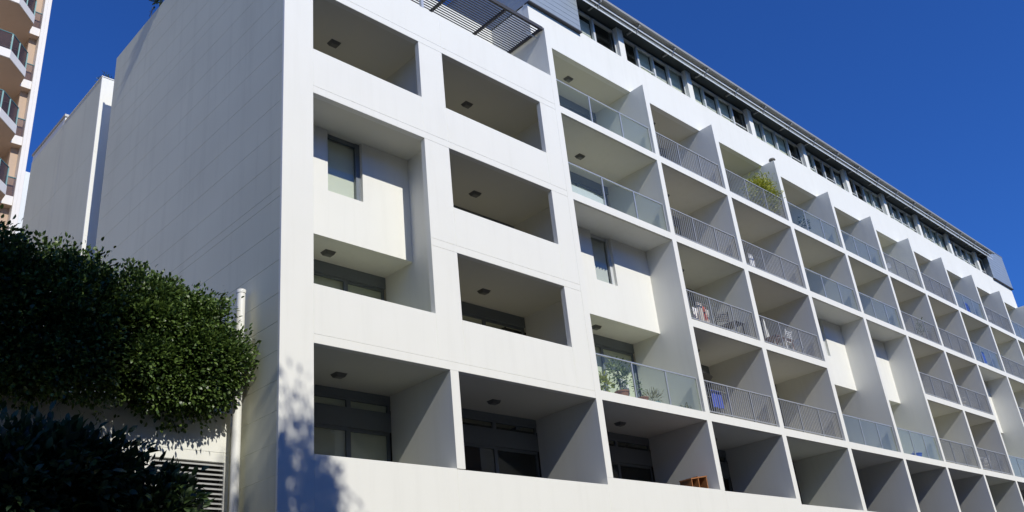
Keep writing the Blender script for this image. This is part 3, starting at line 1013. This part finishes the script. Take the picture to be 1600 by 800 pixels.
# bay 5, row 3: wooden table, chairs, white post
table((20.25, .75, F3), 1.3, .7, .74, 'brown wooden table behind bar railing next to white chairs', 'woodd')
chair((20.0, .38, F3), 3.14, 'white plastic chair in front of the brown wooden table', 'plastic')
chair((21.35, .55, F3), 1.9, 'pale chair at the right end of the brown wooden table', 'alu')
ub = thing('folded_parasol', (20.35, 1.15, F3), 'folded cream parasol standing behind the brown wooden table', 'parasol')
lathe('base', [(.24, 0), (.24, .06), (.05, .09)], 'black', ub)
tube('pole', [(0, 0, .08), (0, 0, 1.75)], .02, 'plastic', ub)
lathe('canopy', [(.10, .95), (.085, 1.2), (.05, 1.6), (.02, 1.72)], 'curtain', ub)
# bay 4, row 2: blue cloth, dark parasol
laundry((14.85, .55, F2), 'airer with a big blue sheet behind bar railing just above the bottom row', [(-.45, .12, 'blue', .38), (.16, .24, 'plastic', .12), (.3, .5, 'black', .3)])
um = thing('open_parasol', (14.75, 1.45, F2), 'dark open parasol in the shade at the back of the blue sheet balcony', 'parasol')
lathe('canopy', [(.95, 1.55), (.7, 1.75), (.35, 1.9), (.02, 1.98)], 'black', um, n=12)
tube('pole', [(0, 0, .06), (0, 0, 1.9)], .02, 'alu', um)
lathe('base', [(.25, 0), (.25, .06), (.05, .09)], 'black', um)
# bay 5, row 4: low rack with washing
laundry((19.6, .7, F4), 'airer of white and blue washing behind bar railing, second floor from the top', [(-.5, -.25, 'plastic', .35), (-.3, 0, 'blue', .4), (-.1, .3, 'patt', .35), (.1, .5, 'plastic', .4), (.35, .55, 'black', .5)])
# bay 10: blue things
laundry((42.3, .5, F4), 'airer of blue washing behind a glass balustrade near the right edge', [(-.6, -.1, 'blue', .3), (-.1, .3, 'plastic', .3), (.1, .6, 'blue', .15)], 1.3)
laundry((42.6, .6, F5), 'airer with dark blue washing on the top floor near the right end', [(-.6, .0, 'blue', .3), (.1, .6, 'black', .3)], 1.3)
# bay 7, row 2: blue tub
tb = thing('plastic_tub', (29.4, .5, F2), 'bright blue plastic tub on the floor behind a glass balustrade', 'tub')
lathe('body', [(.20, 0), (.27, .26), (.29, .26), (.29, .28), (.25, .28)], 'blue', tb)
tube('handle', [(-.28, 0, .24), (0, 0, .40), (.28, 0, .24)], .01, 'blue', tb, n=6)
# bay 9, row 3 / row 2: white items
ib = thing('ironing_board', (36.1, .5, F3), 'white board leaning upright behind bar railing at right', 'board')
mesh('board', [(-.16, .0, .05), (.16, .0, .05), (.16, .04, .05), (-.16, .04, .05), (-.13, .22, 1.05), (.13, .22, 1.05), (.13, .26, 1.05), (-.13, .26, 1.05)], BF, 'curtain', ib)
tube('leg', [(0, .1, .5), (.3, .4, 0)], .012, 'alu', ib, n=6)
chair((36.9, .5, F3), .6, 'white chair beside the leaning white board', 'plastic')
chair((37.6, .55, F2), 2.2, 'white chair behind bar railing directly above the bottom row at right', 'plastic')
table((36.9, .7, F2), .7, .6, .7, 'small pale table beside the lone white chair at right', 'bar')
potted('potted_plant', (40.3, .5, F2), 'bushy plant in a square-looking brown pot behind glass at the right edge', (.25, .5), 'terra', 'leaf_pale',
       [(25, (0, 0, .7), (.25, .2, .2))], 5, .06, .12, .05, None, 31)
# bay 3, row 4: white rounded lounger end
lg = thing('sun_lounger', (9.4, .38, F4), 'white moulded lounger with rounded end behind the glass balustrade', 'lounger')
pr = [(-.75, .30), (.55, .34), (.82, .30), (.95, .20), (1.02, .04), (.90, .02), (-.75, .02)]
v = [(x, -.25, z) for x, z in pr] + [(x, .3, z) for x, z in pr]
n = len(pr)
mesh('shell', v, [tuple(range(n)), tuple(range(n, 2 * n))[::-1]] + [(i, n + i, n + (i + 1) % n, (i + 1) % n) for i in range(n)], 'plastic', lg)
box('mattress', -.7, .5, -.2, .25, .345, .40, 'curtain', lg)
potted('potted_plant', (24.6, .5, F5), 'small dark plant in a black pot behind the top floor glass balustrade', (.16, .3), 'black', 'leaf_dk', [(25, (0, 0, .75), (.2, .2, .35))], 5, .06, .12, .05, None, 51)
potted('potted_plant', (34.5, .45, F4), 'tall green plant in a terracotta pot behind a far bar railing', (.18, .35), 'terra', 'leaf_pale', [(30, (0, 0, .95), (.22, .2, .4))], 5, .06, .12, .05, None, 52)
chair((32.4, .6, F5), 2.6, 'pale grey chair on a top floor balcony behind far bars', 'alu')
chair((45.6, .6, F5), 2.8, 'white chair on the top floor balcony second from the right end', 'plastic')
table((46.6, .7, F5), .7, .6, .72, 'pale table on the top floor balcony second from the right end', 'bar')
# small dome lamp on the divider top
dl = thing('dome_lamp', (DL[5] + .12, .12, L[6]), 'small dark dome lamp on top of a balcony divider', 'lamp')
tube('stem', [(0, 0, 0), (0, 0, .10)], .02, 'black', dl)
lathe('dome', [(.14, .10), (.12, .16), (.05, .20), (.01, .21)], 'lampbody', dl)
# terrace plants under the pergola
FTZ = L[5] + .34
potted('potted_plant', (5.6, 1.5, FTZ), 'dark potted shrub seen through the pergola slats', (.25, .5), 'black', 'leaf_dk', [(60, (0, 0, 1.5), (.4, .4, .7))], 8, .09, .12, .05, None, 33)
